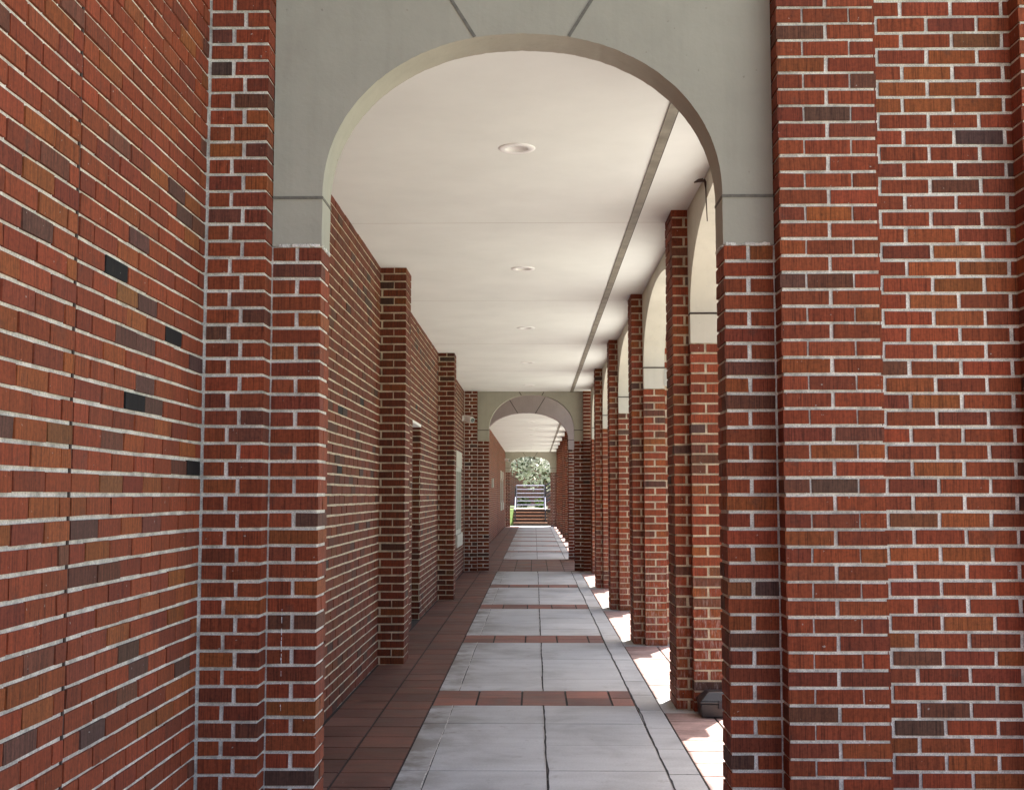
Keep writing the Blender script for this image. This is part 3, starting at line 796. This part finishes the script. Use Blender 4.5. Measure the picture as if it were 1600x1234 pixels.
# raised lawn bank
mb = MB()
mb.hexa([(-30, 56.6, -.2), (SX0 - .02, 56.6, -.2), (SX0 - .02, 90, -.2), (-30, 90, -.2), (-30, 57.6, .72), (SX0 - .02, 57.6, .72), (SX0 - .02, 90, .95), (-30, 90, .95)])
mb.hexa([(SX0 - .02, LY + 1.8, -.2), (30, LY + 1.8, -.2), (30, 90, -.2), (SX0 - .02, 90, -.2), (SX0 - .02, LY + 1.82, .70), (30, LY + 1.82, .70), (30, 90, .95), (SX0 - .02, 90, .95)])
tag(mb.build('lawn_bank', M['grass']), kind='structure')
mb = MB(); mb.box(-3, 4, 59.9, 62.0, .60, .82, 0, (.62, .60, .57)); tag(mb.build('upper_path', M['concrete'], pigment=True), kind='structure')

def foliage(name, mat, c, rad, nclump, nleaf, size, parent=None, seed=1, squash=1.):
    r = random.Random(seed); mb = MB()
    for q in range(nclump):
        while True:
            v = Vector((r.uniform(-1, 1), r.uniform(-1, 1), r.uniform(-1, 1)))
            if .25 < v.length < 1: break
        cc = Vector(c) + Vector((v.x * rad[0], v.y * rad[1], v.z * rad[2])); cr = r.uniform(.16, .34) * min(rad)
        for i in range(nleaf):
            d = Vector((r.gauss(0, 1), r.gauss(0, 1), r.gauss(0, 1))).normalized() * cr * r.uniform(.45, 1.0) ** .5
            p = cc + d; n = (d.normalized() * .6 + Vector((r.gauss(0, .5), r.gauss(0, .5), r.gauss(.4, .5)))).normalized()
            t = n.orthogonal().normalized(); t.rotate(Matrix.Rotation(r.uniform(0, 6.28), 3, n)); b = n.cross(t)
            L = size * r.uniform(.6, 1.3); W = L * .42
            mb.quad([tuple(p - t * L), tuple(p + b * W + n * .01), tuple(p + t * L), tuple(p - b * W + n * .01)])
    return part(mb, name, mat, parent) if parent else mb.build(name, mat)
def tree(x, y, z0, h, rad, label, mat, seed, group=None, ncl=70, nl=130, size=.10):
    t = thing('tree', label, 'tree', (x, y, z0), group)
    mb = MB(); mb.tube((x, y, z0 - .1), (x + .06, y, z0 + h * .45), .13, 10, 0, .09); top = Vector((x + .06, y, z0 + h * .45))
    r = random.Random(seed)
    for i in range(7):
        e = top + Vector((r.uniform(-1, 1) * rad[0] * .7, r.uniform(-1, 1) * rad[1] * .7, r.uniform(.1, .6) * rad[2])); m = (top + e) / 2 + Vector((0, 0, .15))
        mb.tube(top - Vector((0, 0, .3 * i / 7)), m, .055, 7, 0, .04); mb.tube(m, e, .04, 7, 0, .015)
    part(mb, 'trunk', M['bark'], t)
    foliage('crown', mat, (x, y, z0 + h * .62), rad, ncl, nl, size, t, seed)
    return t
tree(.45, 63.5, .75, 4.7, (2.1, 1.6, 1.75), 'bushy tree with pale sunlit leaves seen through the far arch', M['leaf'], 5, None, 100, 62, .125)
def shrub(x, y, z, r, label, mat, seed, group=None):
    t = thing('shrub', label, 'shrub', (x, y, z), group)
    mb = MB()
    for i in range(5): mb.tube((x, y, z - .05), (x + rnd.uniform(-.4, .4) * r, y + rnd.uniform(-.4, .4) * r, z + r * .8), .015, 6, 0, .008)
    part(mb, 'stem', M['bark'], t)
    foliage('leaves', mat, (x, y, z + r * .75), (r, r, r * .8), 26, 60, .055, t, seed)
gs = 'shrubs on the bank beyond the far steps'
shrub(-1.75, 58.2, .72, .55, 'bright green sunlit shrub left of the far steps', M['leaf_green'], 3, gs)
shrub(-.55, 60.2, .72, .36, 'low dark shrub behind the landing railing, on the left', M['leaf_dark'], 4, gs)
shrub(.25, 60.0, .72, .30, 'low bright green shrub behind the landing railing, on the right', M['leaf_green'], 8, gs)
shrub(1.5, 59.9, .72, .45, 'bright green shrub beyond the climbing railing', M['leaf_green'], 9, gs)
t = thing('brick_building', 'brick building standing behind the pale tree, beyond the far arch', 'building', (-5, 70, .7))
mb = MB(); mb.box(-16, 12, 70, 80, .3, 8); part(mb, 'wall', M['far_brick'], t)
mb = MB(); mb.box(-16.3, 12.3, 69.7, 80.3, 8.003, 8.3); part(mb, 'roof', M['roof'], t)
for x in (-12, -8, -4, 5):
    mb = MB(); mb.box(x - .6, x + .6, 69.94, 70.02, 1.6, 3.4); w = part(mb, 'window', M['frame'], t)
    mb = MB(); mb.box(x - .5, x + .5, 69.92, 69.939, 1.7, 3.3); part(mb, 'pane', M['black'], w)
# trees on the lawn to the right (only seen from a step aside)
gt = 'trees on the lawn beside the arcade'
for i, (x, y, s) in enumerate(((13, 12, 21), (16, 24, 22), (12, 38, 23))):
    tree(x, y, -.13, 7.5, (2.8, 2.8, 2.6), ['leafy green tree on the lawn abreast of the near bays', 'leafy green tree on the lawn abreast of the gap', 'leafy green tree on the lawn abreast of the far bays'][i], M['leaf_green'], s, gt, 70, 70, .17)

# ------------------------------------------------------------------ light
AZ, EL = 24.9, 70.9
world = bpy.data.worlds.new("World"); scene.world = world; world.use_nodes = True
nt = world.node_tree; nt.nodes.clear()
out = nt.nodes.new('ShaderNodeOutputWorld'); bg = nt.nodes.new('ShaderNodeBackground'); sky = nt.nodes.new('ShaderNodeTexSky')
sky.sky_type = 'NISHITA'; sky.sun_disc = False; sky.sun_elevation = R(EL); sky.sun_rotation = R(AZ); sky.dust_density = 4.
bg.inputs['Strength'].default_value = .10
nt.links.new(sky.outputs[0], bg.inputs[0]); nt.links.new(bg.outputs[0], out.inputs[0])
sd = bpy.data.lights.new('sun', 'SUN'); sd.energy = 5.0; sd.angle = R(.5); sd.color = (1, .955, .88)
so = bpy.data.objects.new('sun', sd); COL.objects.link(so)
d = Vector((math.sin(R(AZ)) * math.cos(R(EL)), math.cos(R(AZ)) * math.cos(R(EL)), math.sin(R(EL))))
so.rotation_euler = (-d).to_track_quat('-Z', 'Y').to_euler(); so.location = (6, 10, 20)

# ------------------------------------------------------------------ camera
cam = bpy.data.cameras.new('camera'); co = bpy.data.objects.new('camera', cam); COL.objects.link(co)
cam.sensor_width = 36; cam.lens = 1900 / 1600 * 36; cam.clip_start = .05; cam.clip_end = 2000
p = math.atan(156 / 1900); psi = math.atan(35 * math.cos(p) / 1900)
co.location = (0, 0, 1.40); co.rotation_euler = (math.pi / 2 + p, 0, psi)
scene.camera = co
scene.render.resolution_x = 1024; scene.render.resolution_y = 789
scene.view_settings.view_transform = 'Standard'; scene.view_settings.look = 'None'
scene.view_settings.gamma = 1; scene.view_settings.exposure = 1.9
scene.cycles.max_bounces = 10; scene.cycles.diffuse_bounces = 8
